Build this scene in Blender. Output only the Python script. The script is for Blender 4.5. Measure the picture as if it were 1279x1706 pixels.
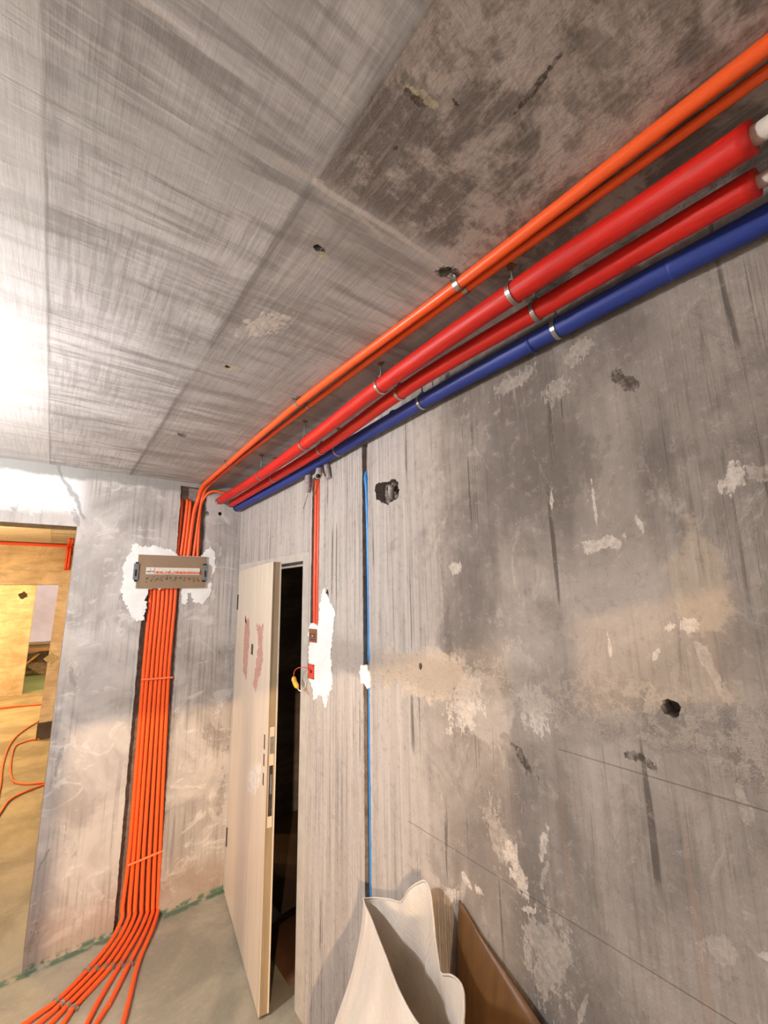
import bpy, bmesh, math, random
from mathutils import Vector, Matrix, noise

for o in list(bpy.data.objects):
    bpy.data.objects.remove(o, do_unlink=True)
SC = bpy.context.scene
COL = SC.collection

# ------------------------------------------------------------------ camera
W, Hpx, F = 1279, 1706, 711.59
yaw, pit, rol = math.radians(37.4404), math.radians(10.8764), math.radians(-0.9623)
O = Vector((0, 0, 1.9))
FW = Vector((math.sin(yaw)*math.cos(pit), math.cos(yaw)*math.cos(pit), math.sin(pit)))
R0 = Vector((math.cos(yaw), -math.sin(yaw), 0)); U0 = R0.cross(FW)
CR = R0*math.cos(rol) + U0*math.sin(rol); CU = -R0*math.sin(rol) + U0*math.cos(rol)
cd = bpy.data.cameras.new('camera'); cam = bpy.data.objects.new('camera', cd); COL.objects.link(cam)
M = Matrix((CR, CU, -FW)).transposed().to_4x4(); M.translation = O; cam.matrix_world = M
cd.sensor_fit = 'HORIZONTAL'; cd.sensor_width = 36; cd.lens = F*36/W; cd.clip_start = 0.02; cd.clip_end = 200
SC.camera = cam
SC.view_settings.view_transform = 'Standard'; SC.view_settings.look = 'None'
SC.view_settings.gamma = 1; SC.view_settings.use_curve_mapping = False
SC.view_settings.exposure = 0.05

def ray(x, y): return F*FW + (x-W/2)*CR - (y-Hpx/2)*CU
def at(x, y, axis, val):            # where the sight line of a measured point meets a wall, ceiling or floor plane
    d = ray(x, y); return O + d*((val-O[axis])/d[axis])

# ------------------------------------------------------------------ light
def lin(c): return tuple(((v/255)/12.92 if v/255 <= .04045 else ((v/255+.055)/1.055)**2.4) for v in c)
wd = bpy.data.worlds.new('world'); SC.world = wd; wd.use_nodes = True
bg = wd.node_tree.nodes['Background']; bg.inputs[0].default_value = (1.0, 0.98, 0.97, 1); bg.inputs[1].default_value = 1.9

def lamp(name, kind, loc, color, energy, **kw):
    d = bpy.data.lights.new(name, kind); d.color = color; d.energy = energy
    for k, v in kw.items(): setattr(d, k, v)
    o = bpy.data.objects.new(name, d); COL.objects.link(o); o.location = loc; return o
SUN_DIR = Vector((0.55, 1.0, -0.25)).normalized()
s = lamp('low_sun', 'SUN', (-2, -4, 4), (1, .68, .40), 2.6, angle=math.radians(.8))
s.rotation_euler = SUN_DIR.to_track_quat('-Z', 'Y').to_euler()
# daylight through the balcony opening behind the camera
p = lamp('balcony_daylight_portal', 'AREA', (-1.275, -1.62, 1.23), (1, 1, 1), 1, shape='RECTANGLE', size=2.65, size_y=2.46)
p.rotation_euler = (math.radians(90), 0, 0); p.data.cycles.is_portal = True
LAMP_POS = (-0.98, 1.90, 2.38)
far_lamps = [(-1.3, 5.9, 1.9, 125), (-1.7, 9.8, 2.1, 250), (0.9, 13.0, 1.8, 70)]

# ------------------------------------------------------------------ node helpers
class NT:
    def __init__(s, name, rough=.85, spec=.3):
        s.m = bpy.data.materials.new(name); s.m.use_nodes = True
        s.t = s.m.node_tree; s.b = s.t.nodes['Principled BSDF']
        s.b.inputs['Roughness'].default_value = rough
        s.b.inputs['Specular IOR Level'].default_value = spec
        s.tc = s.t.nodes.new('ShaderNodeTexCoord').outputs['Object']
        sp = s.t.nodes.new('ShaderNodeSeparateXYZ'); s.t.links.new(s.tc, sp.inputs[0])
        s.x, s.y, s.z = sp.outputs
    def set(s, sock, v):
        if isinstance(v, bpy.types.NodeSocket): s.t.links.new(v, sock)
        elif isinstance(v, (tuple, list)) and len(v) == 3 and sock.type == 'RGBA': sock.default_value = (*v, 1)
        else: sock.default_value = v
    def math(s, op, a, b=0.0, c=None, clamp=False):
        n = s.t.nodes.new('ShaderNodeMath'); n.operation = op; n.use_clamp = clamp
        s.set(n.inputs[0], a); s.set(n.inputs[1], b)
        if c is not None: s.set(n.inputs[2], c)
        return n.outputs[0]
    def add(s, a, b): return s.math('ADD', a, b)
    def mul(s, a, b): return s.math('MULTIPLY', a, b)
    def vec(s, a, b, c):
        n = s.t.nodes.new('ShaderNodeCombineXYZ')
        for i, v in enumerate((a, b, c)): s.set(n.inputs[i], v)
        return n.outputs[0]
    def noise(s, v=None, scale=1, detail=4, rough=.55, dist=0):
        n = s.t.nodes.new('ShaderNodeTexNoise'); s.set(n.inputs['Vector'], v if v is not None else s.tc)
        n.inputs['Scale'].default_value = scale; n.inputs['Detail'].default_value = detail
        n.inputs['Roughness'].default_value = rough; n.inputs['Distortion'].default_value = dist
        return n.outputs['Fac']
    def scaled(s, sx, sy, sz, off=0):
        return s.vec(s.add(s.mul(s.x, sx), off), s.add(s.mul(s.y, sy), off), s.mul(s.z, sz))
    def step(s, v, a, b):
        n = s.t.nodes.new('ShaderNodeMapRange'); n.interpolation_type = 'SMOOTHSTEP'
        s.set(n.inputs[0], v); s.set(n.inputs[1], a); s.set(n.inputs[2], b)
        return n.outputs[0]
    def line(s, coord, pos, w, wob=0.0):     # 1 at coord==pos, falls to 0 at distance w
        c = coord if not wob else s.add(coord, s.mul(s.add(s.noise(scale=4, detail=3), -.5), wob))
        return s.math('SUBTRACT', 1.0, s.step(s.math('ABSOLUTE', s.add(c, -pos)), w*.3, w))
    def blob(s, cu, cv, u, v, ru, rv, k=.5, sc=14):   # ragged ellipse
        a = s.math('POWER', s.mul(s.add(cu, -u), 1/ru), 2.0); b = s.math('POWER', s.mul(s.add(cv, -v), 1/rv), 2.0)
        n = s.mul(s.add(s.noise(scale=sc, detail=5, rough=.65), -.5), 4*k)
        return s.math('SUBTRACT', 1.0, s.step(s.add(s.math('SQRT', s.add(a, b)), n), .85, 1.1))
    def mix(s, f, a, b, mode='MIX'):
        n = s.t.nodes.new('ShaderNodeMix'); n.data_type = 'RGBA'; n.blend_type = mode
        s.set(n.inputs[0], f); s.set(n.inputs[6], a); s.set(n.inputs[7], b); return n.outputs[2]
    def bump(s, h, dist, strength=1.0):
        n = s.t.nodes.new('ShaderNodeBump'); s.set(n.inputs['Height'], h)
        n.inputs['Distance'].default_value = dist; n.inputs['Strength'].default_value = strength
        s.t.links.new(n.outputs[0], s.b.inputs['Normal'])
    def color(s, c): s.set(s.b.inputs['Base Color'], c); return s.m

# scraped, chipped and smeared spots of the concrete, traced as outlines; each becomes a ragged mark in its wall's material
MARKS = {0: [
    ([(770,1139),(783,1129),(799,1145),(807,1171),(791,1166),(776,1160),(772,1216),(759,1208),(751,1182),(760,1160)], 'skim_light'),
    ([(833,1074),(862,1068),(876,1102),(888,1120),(880,1132),(858,1128),(845,1100),(828,1092)], 'skim'),
    ([(862,1150),(890,1140),(912,1160),(908,1208),(897,1214),(887,1192),(871,1182)], 'skim_light'),
    ([(972,906),(998,903),(1020,892),(1035,908),(1010,908),(993,916),(974,916)], 'skim_light'),
    ([(1057,860),(1064,868),(1072,879),(1063,882)], 'skim_light'),
    ([(1210,778),(1238,784),(1237,805),(1205,821),(1213,800)], 'skim_light'),
    ([(1240,776),(1290,768),(1290,800),(1242,800)], 'skim'),
    ([(802,1346),(828,1346),(846,1384),(848,1425),(846,1444),(812,1394)], 'skim'),
    ([(846,1400),(858,1420),(876,1468),(872,1479),(850,1458),(844,1430)], 'skim_light'),
    ([(1136,1028),(1168,1033),(1166,1048),(1140,1052)], 'skim_light'),
    ([(1142,1052),(1156,1050),(1195,1123),(1216,1160),(1206,1160),(1180,1128)], 'skim'),
    ([(945,592),(958,570),(982,566),(985,574),(970,600),(950,605)], 'skim'),
    ([(905,650),(925,627),(950,632),(940,660),(915,668)], 'skim'),
    ([(820,655),(850,628),(885,612),(880,632),(840,660)], 'skim'),
    ([(748,938),(760,936),(767,950),(758,958),(749,952)], 'skim_light'),
    ([(766,1452),(774,1458),(783,1472),(776,1474)], 'skim_light'),
    ([(789,1474),(800,1480),(805,1490),(795,1488)], 'skim_light'),
    ([(654,1412),(668,1417),(700,1448),(734,1470),(726,1471),(690,1450)], 'skim'),
    ([(742,1484),(748,1496),(758,1484),(765,1487),(756,1496),(750,1507),(744,1498)], 'skim_light'),
    ([(898,1530),(904,1560),(896,1600),(886,1640),(892,1640),(904,1604),(928,1612),(952,1626),(934,1600),(914,1580),(908,1555),(902,1530)], 'skim'),
    ([(975,1652),(982,1660),(968,1706),(962,1700),(972,1670)], 'skim'),
    ([(1256,1586),(1290,1588),(1290,1602),(1268,1596)], 'skim_light'),
    ([(1222,1300),(1244,1320),(1252,1370),(1244,1380),(1234,1340)], 'skim'),
    ([(1168,1562),(1196,1550),(1230,1570),(1236,1602),(1196,1610),(1176,1590)], 'skim'),
    ([(908,1388),(912,1372),(907,1440),(896,1424)], 'skim_light'),
    ([(1012,1060),(1016,1062),(1020,1098),(1014,1092)], 'skim_light'),
    ([(916,825),(920,816),(922,842),(916,846)], 'skim_light'),
    ([(984,816),(990,812),(996,872),(990,866)], 'skim_light'),
    ([(1107,1042),(1116,1038),(1124,1044),(1120,1052),(1108,1052)], 'skim_light'),
    ([(1090,1085),(1098,1080),(1100,1088),(1088,1104),(1084,1102)], 'skim_light'),
    ([(906,1440),(912,1440),(910,1452),(898,1462),(904,1480)], 'skim'),
    ([(862,1512),(880,1510),(895,1520),(880,1522)], 'skim_light'),
    ([(1060,638),(1022,620),(1038,626),(1044,640),(1028,642)], 'chip'),
    ([(862,1246),(870,1250),(880,1272),(895,1296),(890,1302),(874,1284),(864,1262)], 'chip'),
    ([(1034,1256),(1058,1252),(1072,1262),(1064,1266),(1044,1264)], 'chip'),
    ([(1066,1262),(1084,1266),(1098,1288),(1092,1290),(1078,1278)], 'chip'),
    ([(1128,1060),(1134,1062),(1138,1136),(1132,1136)], 'rough'),
    ([(736,900),(740,962),(748,1060),(744,1060),(734,966)], 'rough'),
    ([(764,958),(768,958),(769,992),(766,992)], 'rough'),
    ],
1: [
    ([(92,1042),(100,1044),(120,1052),(125,1100),(122,1128),(118,1110),(112,1080)], 'skim'),
    ([(100,1248),(106,1250),(98,1282),(88,1300),(92,1272)], 'rough'),
    ([(56,1544),(64,1556),(50,1582),(40,1594)], 'rough'),
    ([(82,1410),(86,1412),(68,1446),(64,1444)], 'rough'),
    ([(112,1116),(122,1114),(128,1140),(122,1146)], 'rough'),
    ([(340,1218),(378,1216),(374,1240),(366,1244)], 'rough'),
    ([(362,1302),(376,1300),(372,1340),(360,1360)], 'rough'),
    ([(18,842),(28,840),(30,848),(20,850)], 'rough'),
    ([(120,846),(128,856),(134,872),(128,876),(120,862)], 'rough'),
    ],
2: [
    ([(738,448),(752,444),(766,452),(764,466),(748,466),(730,458)], 'chip'),
    ([(680,138),(690,146),(712,158),(722,172),(714,178),(700,166),(682,160),(672,148)], 'sand'),
    ([(676,146),(684,158),(700,168),(712,182),(700,178),(680,164)], 'chip'),
    ([(527,408),(538,412),(540,420),(530,420)], 'chip'),
    ([(533,420),(542,424),(545,430),(536,430)], 'sand'),
    ([(374,608),(390,610),(395,615),(380,616)], 'sand'),
    ([(296,722),(304,721),(310,727),(300,727)], 'chip'),
    ([(400,540),(418,546),(440,552),(452,536),(470,520),(462,538),(444,556),(420,552)], 'skim_light'),
    ([(494,662),(502,660),(508,668),(498,672)], 'chip'),
    ([(752,164),(760,166),(768,180),(758,178)], 'chip'),
    ([(548,318),(562,324),(580,340),(572,340)], 'skim'),
    ([(580,340),(610,372),(634,390),(606,372)], 'skim'),
    ([(452,258),(484,272),(520,296),(528,304),(500,296),(470,276)], 'skim'),
    ([(902,122),(914,112),(918,116),(908,132),(884,160),(870,172),(890,146)], 'chip'),
    ([(240,8),(262,16),(286,34),(308,50),(280,34)], 'skim'),
    ([(658,244),(661,244),(662,249),(659,249)], 'chip'),
    ]}
XR, YB, HC = 1.095, 3.25, 2.72
PLANE = {0: XR, 1: YB, 2: HC}
def uv(axis, p): return Vector((p[1], p[2])) if axis == 0 else Vector((p[0], p[2])) if axis == 1 else Vector((p[0], p[1]))
MCOL = dict(skim=((190, 178, 166), .6), skim_light=((214, 202, 190), .85), chip=((74, 64, 56), .95), sand=((190, 176, 146), .8), rough=((112, 102, 94), .5))
def add_marks(n, c, axis):
    cu, cv = (n.y, n.z) if axis == 0 else (n.x, n.z) if axis == 1 else (n.x, n.y)
    na = n.add(n.noise(scale=26, detail=5, rough=.75), -.5)
    nb = n.add(n.noise(n.vec(n.mul(cu, 90), n.mul(cv, 14), 0.0), scale=1, detail=5, rough=.7), -.5)
    rag = n.add(n.mul(na, 3.6), n.mul(nb, 2.4)); tex = n.add(.45, n.mul(n.step(n.noise(scale=70, detail=5, rough=.7), .35, .6), .55))
    for pts, mt in MARKS[axis]:
        P = [uv(axis, at(a, b, axis, PLANE[axis])) for a, b in pts]; k = len(P)
        m = sum(P, Vector((0, 0)))/k; xx = sum((q.x-m.x)**2 for q in P)/k; yy = sum((q.y-m.y)**2 for q in P)/k; xy = sum((q.x-m.x)*(q.y-m.y) for q in P)/k
        th = .5*math.atan2(2*xy, xx-yy); ct, st = math.cos(th), math.sin(th)
        ra = max(abs((q.x-m.x)*ct+(q.y-m.y)*st) for q in P)*1.05; rb = max(.004, max(abs(-(q.x-m.x)*st+(q.y-m.y)*ct) for q in P)*.95)
        du, dv = n.add(cu, -m.x), n.add(cv, -m.y)
        a = n.add(n.mul(du, ct/ra), n.mul(dv, st/ra)); b = n.add(n.mul(du, -st/rb), n.mul(dv, ct/rb))
        r = n.math('SQRT', n.add(n.mul(a, a), n.mul(b, b)))
        mk = n.mul(n.step(n.add(r, rag), 1.0, .84), tex)
        col, k_ = MCOL[mt]; c = n.mix(n.mul(mk, k_), c, lin(col))
    return c

def plain(name, rgb, rough=.5, var=.12, scale=30, metal=0, spec=.4, bump=.0, stretch=None):
    n = NT(name, rough, spec); n.b.inputs['Metallic'].default_value = metal
    v = n.noise(n.scaled(*stretch) if stretch else None, scale=scale, detail=3)
    c = lin(rgb); d = tuple(x*(1-var*2) for x in c)
    n.color(n.mix(n.step(v, .3, .7), d, c))
    if bump: n.bump(v, bump)
    return n.m

def concrete_right():
    n = NT('concrete_right_wall', .9, .2)
    grain = n.noise(n.scaled(1, 75, 1.6), detail=5, rough=.6)
    grain2 = n.noise(n.scaled(1, 24, .8, 3), detail=4)
    broad = n.noise(n.scaled(1, 5, .9, 7), detail=4)
    blot = n.noise(scale=1.9, detail=5, rough=.62, dist=.7)
    fine = n.noise(scale=34, detail=6, rough=.78)
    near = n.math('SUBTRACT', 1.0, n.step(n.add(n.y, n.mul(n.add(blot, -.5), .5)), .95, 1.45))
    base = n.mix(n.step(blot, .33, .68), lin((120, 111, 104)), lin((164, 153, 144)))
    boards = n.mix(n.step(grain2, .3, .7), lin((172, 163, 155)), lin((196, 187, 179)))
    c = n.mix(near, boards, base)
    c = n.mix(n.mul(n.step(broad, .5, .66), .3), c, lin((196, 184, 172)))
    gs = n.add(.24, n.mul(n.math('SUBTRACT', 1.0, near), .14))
    gs = n.mul(gs, n.step(n.noise(scale=1.5, detail=4), .3, .6))
    c = n.mix(n.mul(n.step(grain, .52, .36), gs), c, lin((84, 76, 72)))
    # thin dark run marks
    run = n.noise(n.scaled(1, 42, 1.1, 11), detail=3, rough=.5)
    c = n.mix(n.mul(n.mul(n.step(run, .62, .69), n.step(n.noise(scale=2.6, detail=3), .43, .53)), .7), c, lin((70, 62, 56)))
    # scraped light smears
    sm = n.noise(n.scaled(1, 5.5, 3.6, 5), detail=6, rough=.72, dist=1.6)
    c = n.mix(n.mul(n.step(sm, .56, .68), .42), c, lin((200, 188, 176)))
    dk = n.noise(n.scaled(1, 4.0, 3.0, 21), detail=6, rough=.7, dist=1.0)
    c = n.mix(n.mul(n.step(dk, .57, .70), .32), c, lin((98, 88, 82)))
    # crumbly band at chest height
    bd = n.line(n.add(n.z, n.mul(n.add(n.noise(scale=3.2, detail=6, rough=.7), -.5), .34)), 1.62, .10)
    c = n.mix(n.mul(bd, n.step(fine, .38, .62)), c, lin((198, 185, 172)))
    # dark stains and rust
    for (yy, zz, ry, rz, col, k) in (
                                     (.62, 2.25, .12, .14, (104, 94, 86), .4), (.42, 1.22, .010, .2, (160, 128, 108), .28),
                                     (.70, 1.25, .008, .16, (160, 128, 110), .25), (.95, 1.55, .1, .1, (196, 186, 176), .5),
                                     (.33, 1.92, .05, .11, (176, 160, 142), .7), (1.25, 1.62, .24, .09, (206, 188, 168), .7),
                                     (1.35, 2.33, .09, .08, (176, 168, 160), .5), (.2, .95, .12, .12, (172, 160, 148), .6)):
        c = n.mix(n.mul(n.blob(n.y, n.z, yy, zz, ry, rz), k), c, lin(col))
    c = add_marks(n, c, 0)
    # two long pencilled setting-out lines
    for (a, b) in (((680, 1368), (1211, 1697)), ((930, 1248), (1279, 1352))):
        p0, p1 = at(*a, 0, 1.095), at(*b, 0, 1.095); sl = (p1.z-p0.z)/(p1.y-p0.y)
        zz = n.add(n.z, n.mul(n.add(n.y, -p0.y), -sl))
        m = n.mul(n.line(zz, p0.z, .0022), n.math('LESS_THAN', n.y, p0.y))
        c = n.mix(n.mul(m, .55), c, lin((70, 62, 58)))
    c = n.mix(n.mul(n.step(fine, .53, .68), .32), c, lin((92, 84, 78)))
    c = n.mix(n.mul(n.step(fine, .46, .34), .22), c, lin((206, 194, 184)))
    n.color(c)
    h = n.add(n.add(n.mul(grain, .5), n.mul(fine, n.add(.3, n.mul(bd, 1.5)))), n.add(n.mul(sm, .8), n.mul(dk, .5)))
    n.bump(h, .009)
    return n.m

def concrete_back():
    n = NT('concrete_back_wall', .9, .2)
    grain = n.noise(n.scaled(60, 1, 1.5), detail=5, rough=.6)
    blot = n.noise(scale=2.6, detail=5, rough=.65, dist=.8)
    fine = n.noise(scale=42, detail=6, rough=.7)
    smear = n.noise(n.scaled(5, 1, 7, 4), detail=5, rough=.68, dist=1.4)
    c = n.mix(n.step(blot, .32, .66), lin((160, 152, 146)), lin((192, 184, 178)))
    c = n.mix(n.mul(n.step(grain, .54, .34), n.mul(n.step(n.noise(scale=2.2, detail=4), .35, .62), .5)), c, lin((98, 92, 88)))
    c = n.mix(n.mul(n.step(smear, .54, .66), .5), c, lin((218, 212, 206)))
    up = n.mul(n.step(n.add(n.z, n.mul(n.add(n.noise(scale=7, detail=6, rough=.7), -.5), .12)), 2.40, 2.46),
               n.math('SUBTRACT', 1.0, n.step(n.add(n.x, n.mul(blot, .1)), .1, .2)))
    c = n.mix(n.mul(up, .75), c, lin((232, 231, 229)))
    # darker strip right under the ceiling
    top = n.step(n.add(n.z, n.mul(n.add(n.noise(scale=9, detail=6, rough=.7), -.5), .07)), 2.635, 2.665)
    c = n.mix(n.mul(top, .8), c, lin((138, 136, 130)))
    crack = n.line(n.add(n.x, n.mul(n.z, .55)), .08+2.45*.55, .018, .16)
    c = n.mix(n.mul(n.mul(crack, n.step(n.z, 2.36, 2.42)), .6), c, lin((120, 120, 118)))
    dk = n.noise(n.scaled(16, 1, 5, 31), detail=6, rough=.6)
    c = n.mix(n.mul(n.step(dk, .64, .72), .5), c, lin((112, 104, 98)))
    low = n.math('SUBTRACT', 1.0, n.step(n.add(n.z, n.mul(n.add(blot, -.5), .3)), .08, .3))
    c = n.mix(n.mul(low, .6), c, lin((150, 126, 110)))
    gr = n.mul(n.math('SUBTRACT', 1.0, n.step(n.z, .01, .035)), n.step(n.noise(scale=16, detail=4), .46, .54))
    c = n.mix(gr, c, lin((84, 110, 88)))
    c = add_marks(n, c, 1)
    n.color(c)
    n.bump(n.add(n.add(n.add(n.mul(grain, .4), n.mul(fine, .3)), smear), 0.0), .005)
    return n.m

def concrete_ceiling():
    n = NT('concrete_ceiling', .9, .2)
    streak = n.noise(n.scaled(1.3, 9, 1), detail=5, rough=.66, dist=.5)
    streak2 = n.noise(n.scaled(3.0, 30, 1, 9), detail=5, rough=.62, dist=.3)
    fine = n.noise(n.scaled(70, 4.5, 1), detail=5, rough=.65)
    fine2 = n.noise(n.scaled(7, 85, 1, 2), detail=5, rough=.65)
    blot = n.noise(scale=2.2, detail=6, rough=.66, dist=.4)
    part = n.noise(scale=3.4, detail=6, rough=.6)
    hatch = n.noise(n.scaled(22, 22, 1, 5), detail=6, rough=.72)
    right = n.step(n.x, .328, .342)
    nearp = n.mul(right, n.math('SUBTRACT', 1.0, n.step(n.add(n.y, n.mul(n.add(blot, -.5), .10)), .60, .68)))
    c = n.mix(n.step(blot, .32, .66), lin((172, 167, 163)), lin((204, 199, 196)))
    c = n.mix(n.mul(n.step(streak, .54, .36), .55), c, lin((126, 118, 113)))
    c = n.mix(n.mul(n.step(streak2, .52, .36), n.mul(n.step(part, .34, .6), .5)), c, lin((112, 105, 101)))
    c = n.mix(n.mul(n.step(fine, .55, .42), n.mul(n.step(part, .62, .42), .32)), c, lin((122, 115, 110)))
    c = n.mix(n.mul(n.step(fine2, .54, .66), .25), c, lin((222, 216, 210)))
    # slab patch nearest the camera: mottled and trowelled
    mot = n.noise(scale=5.0, detail=5, rough=.72, dist=.25)
    mot2 = n.noise(n.scaled(7, 13, 1, 17), detail=6, rough=.7, dist=.4)
    d = n.mix(n.step(mot, .44, .57), lin((112, 103, 97)), lin((192, 179, 170)))
    d = n.mix(n.mul(n.step(mot2, .52, .60), .55), d, lin((106, 97, 92)))
    d = n.mix(n.mul(n.step(hatch, .5, .64), .3), d, lin((98, 90, 85)))
    d = n.mix(n.mul(n.step(fine, .5, .62), .3), d, lin((194, 183, 174)))
    c = n.mix(nearp, c, d)
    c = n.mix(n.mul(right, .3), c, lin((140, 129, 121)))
    # board seams
    for coord, pos, w, k in ((n.x, .335, .012, .5), (n.x, -.096, .006, .5), (n.x, .345, .035, .2)):
        c = n.mix(n.mul(n.mul(n.line(coord, pos, w, .012), n.step(blot, .3, .5)), k), c, lin((104, 97, 93)))
    c = n.mix(n.mul(n.mul(n.line(n.y, .655, .010, .03), right), .5), c, lin((204, 194, 184)))
    leftw = n.math('SUBTRACT', 1.0, n.step(n.x, -.101, -.091))
    c = n.mix(n.mul(leftw, .45), c, lin((214, 209, 204)))
    c = add_marks(n, c, 2)
    n.color(c)
    h = n.add(n.add(streak, n.mul(fine, .25)), n.add(n.mul(hatch, n.mul(nearp, .6)), n.mul(mot, n.mul(nearp, 1.2))))
    n.bump(h, .005)
    return n.m

def concrete_floor():
    n = NT('concrete_floor', .8, .3)
    blot = n.noise(scale=2.2, detail=6, rough=.6, dist=.5); fine = n.noise(scale=40, detail=6, rough=.7)
    c = n.mix(n.step(blot, .35, .66), lin((138, 132, 116)), lin((168, 160, 140)))
    c = n.mix(n.mul(n.step(fine, .5, .7), .25), c, lin((190, 182, 164)))
    gr = n.mul(n.line(n.y, 3.225, .035, .05), n.step(n.noise(scale=9, detail=5), .40, .5))
    c = n.mix(n.mul(gr, .9), c, lin((78, 104, 84)))
    c = n.mix(n.mul(n.step(n.y, 11.9, 12.3), .6), c, lin((120, 170, 130)))
    n.color(c); n.bump(n.add(blot, n.mul(fine, .2)), .006); return n.m

def simple_concrete(name, a, b, sc=3):
    n = NT(name, .9, .2); v = n.noise(scale=sc, detail=6, rough=.68, dist=.6); w = n.noise(n.scaled(3, 3, 14), detail=4)
    c = n.mix(n.step(v, .34, .68), lin(a), lin(b)); c = n.mix(n.mul(n.step(w, .55, .4), .3), c, tuple(x*.5 for x in lin(a)))
    n.color(c); n.bump(v, .01); return n.m

MAT = dict(
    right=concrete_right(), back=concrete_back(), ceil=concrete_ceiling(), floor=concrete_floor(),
    rough=simple_concrete('broken_concrete', (128, 117, 109), (164, 152, 142), 20),
    far=simple_concrete('far_concrete', (188, 172, 150), (216, 202, 182)),
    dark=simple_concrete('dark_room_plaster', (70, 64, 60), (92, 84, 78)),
    plaster=plain('white_plaster', (238, 236, 232), .8, .05, 18, bump=.004),
    skim=plain('grey_skim', (200, 190, 178), .9, .12, 26, bump=.006),
    skim_light=plain('pale_skim', (222, 212, 200), .9, .10, 30, bump=.006),
    chip=plain('broken_surface', (70, 62, 54), .95, .25, 60, bump=.01),
    sand=plain('mortar_crumb', (196, 180, 146), .95, .2, 60, bump=.008),
    orange=plain('orange_conduit_plastic', (244, 94, 38), .38, .004, 9),
    orange_cable=plain('orange_cable_sheath', (236, 104, 48), .45, .05, 12),
    copper=plain('red_conduit_plastic', (232, 84, 48), .4, .05, 12),
    red=plain('red_pipe_sleeve', (212, 34, 22), .5, .10, 6, stretch=(9, 1.2, 9), bump=.0015),
    blue=plain('blue_pipe_sleeve', (42, 62, 142), .5, .10, 6, stretch=(9, 1.2, 9), bump=.0015),
    sky=plain('light_blue_conduit', (52, 140, 214), .35, .06, 12),
    white=plain('white_pipe_plastic', (216, 208, 196), .4, .04, 12),
    steel=plain('galvanised_steel', (190, 188, 180), .32, .12, 40, metal=.9),
    grey=plain('grey_steel', (128, 132, 134), .45, .12, 30, metal=.3),
    tan=plain('tan_cover', (146, 122, 98), .45, .04, 12),
    brown=plain('brown_box_cover', (142, 92, 62), .5, .08, 20),
    redbox=plain('red_box_plastic', (226, 84, 60), .5, .08, 20),
    black=plain('black_mark', (34, 28, 26), .7, .05, 20),
    ink=plain('faded_ink', (92, 74, 56), .8, .1, 60),
    cream=plain('cream_door_paint', (212, 198, 178), .42, .06, 4, stretch=(8, 8, .6)),
    cream_edge=plain('door_edge_paint', (160, 140, 112), .5, .1, 6, stretch=(8, 8, .6)),
    frame=plain('door_frame_paint', (196, 186, 174), .5, .08, 14),
    pinkwall=plain('outer_wall_paint', (226, 208, 206), .9, .05, 3),
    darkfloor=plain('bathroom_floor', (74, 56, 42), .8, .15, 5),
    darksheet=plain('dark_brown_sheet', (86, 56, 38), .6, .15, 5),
    pink=plain('torn_red_paper', (196, 150, 136), .85, .16, 60),
    yellow=plain('yellow_plastic', (232, 178, 66), .4, .05, 12),
    wire=plain('dark_wire', (70, 66, 66), .5, .05, 12),
    hose=plain('grey_corrugated_hose', (178, 166, 164), .5, .08, 12),
    kraft=plain('brown_hardboard', (98, 68, 38), .42, .14, 5, stretch=(3, 9, 1)),
    wood=plain('raw_wood', (196, 160, 104), .7, .15, 9),
    tape=plain('red_tie_strap', (255, 128, 84), .35, .04, 12),
)
def glow(name, col, st):
    n = NT(name, .4); n.b.inputs['Base Color'].default_value = (*col, 1)
    n.b.inputs['Emission Color'].default_value = (*col, 1); n.b.inputs['Emission Strength'].default_value = st; return n.m

def sack_mat():
    n = NT('white_woven_sack', .55, .3)
    w1 = n.noise(n.scaled(300, 300, 8), detail=2); w2 = n.noise(n.scaled(8, 8, 300), detail=2)
    soft = n.noise(scale=5, detail=4)
    c = n.mix(n.step(soft, .3, .7), lin((236, 226, 214)), lin((248, 242, 234)))
    c = n.mix(n.mul(n.step(n.add(w1, w2), .95, 1.1), .15), c, lin((200, 184, 160)))
    n.color(c); n.bump(n.add(n.mul(n.add(w1, w2), .12), n.noise(n.scaled(9, 9, 3), detail=3, dist=1.2)), .02)
    t = n.t; tr = t.nodes.new('ShaderNodeBsdfTranslucent'); tr.inputs[0].default_value = (.8, .68, .5, 1)
    mx = t.nodes.new('ShaderNodeMixShader'); mx.inputs[0].default_value = .22
    t.links.new(n.b.outputs[0], mx.inputs[1]); t.links.new(tr.outputs[0], mx.inputs[2])
    t.links.new(mx.outputs[0], t.nodes['Material Output'].inputs[0]); return n.m
MAT['sack'] = sack_mat()

# ------------------------------------------------------------------ mesh helpers
def link(name, bm, mat, parent=None, smooth=False):
    me = bpy.data.meshes.new(name); bmesh.ops.recalc_face_normals(bm, faces=bm.faces)
    if smooth:
        for f in bm.faces: f.smooth = True
    bm.to_mesh(me); bm.free()
    if mat is not None: me.materials.append(MAT[mat] if isinstance(mat, str) else mat)
    o = bpy.data.objects.new(name, me); COL.objects.link(o)
    if parent: o.parent = parent
    return o
def tag(o, label, cat, group=None):
    o['label'] = label; o['category'] = cat
    if group: o['group'] = group
    return o
def empty(name, loc, label, cat, group=None):
    o = bpy.data.objects.new(name, None); COL.objects.link(o); o.empty_display_size = .05
    EMP[o] = Vector(loc); return tag(o, label, cat, group)
EMP = {}
def settle():                    # move every Empty to its thing's base, keeping the parts where they are
    for o, loc in EMP.items():
        o.location = loc
        for ch in o.children: ch.matrix_parent_inverse = Matrix.Translation(-loc)
def struct(o): o['kind'] = 'structure'; return o
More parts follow.
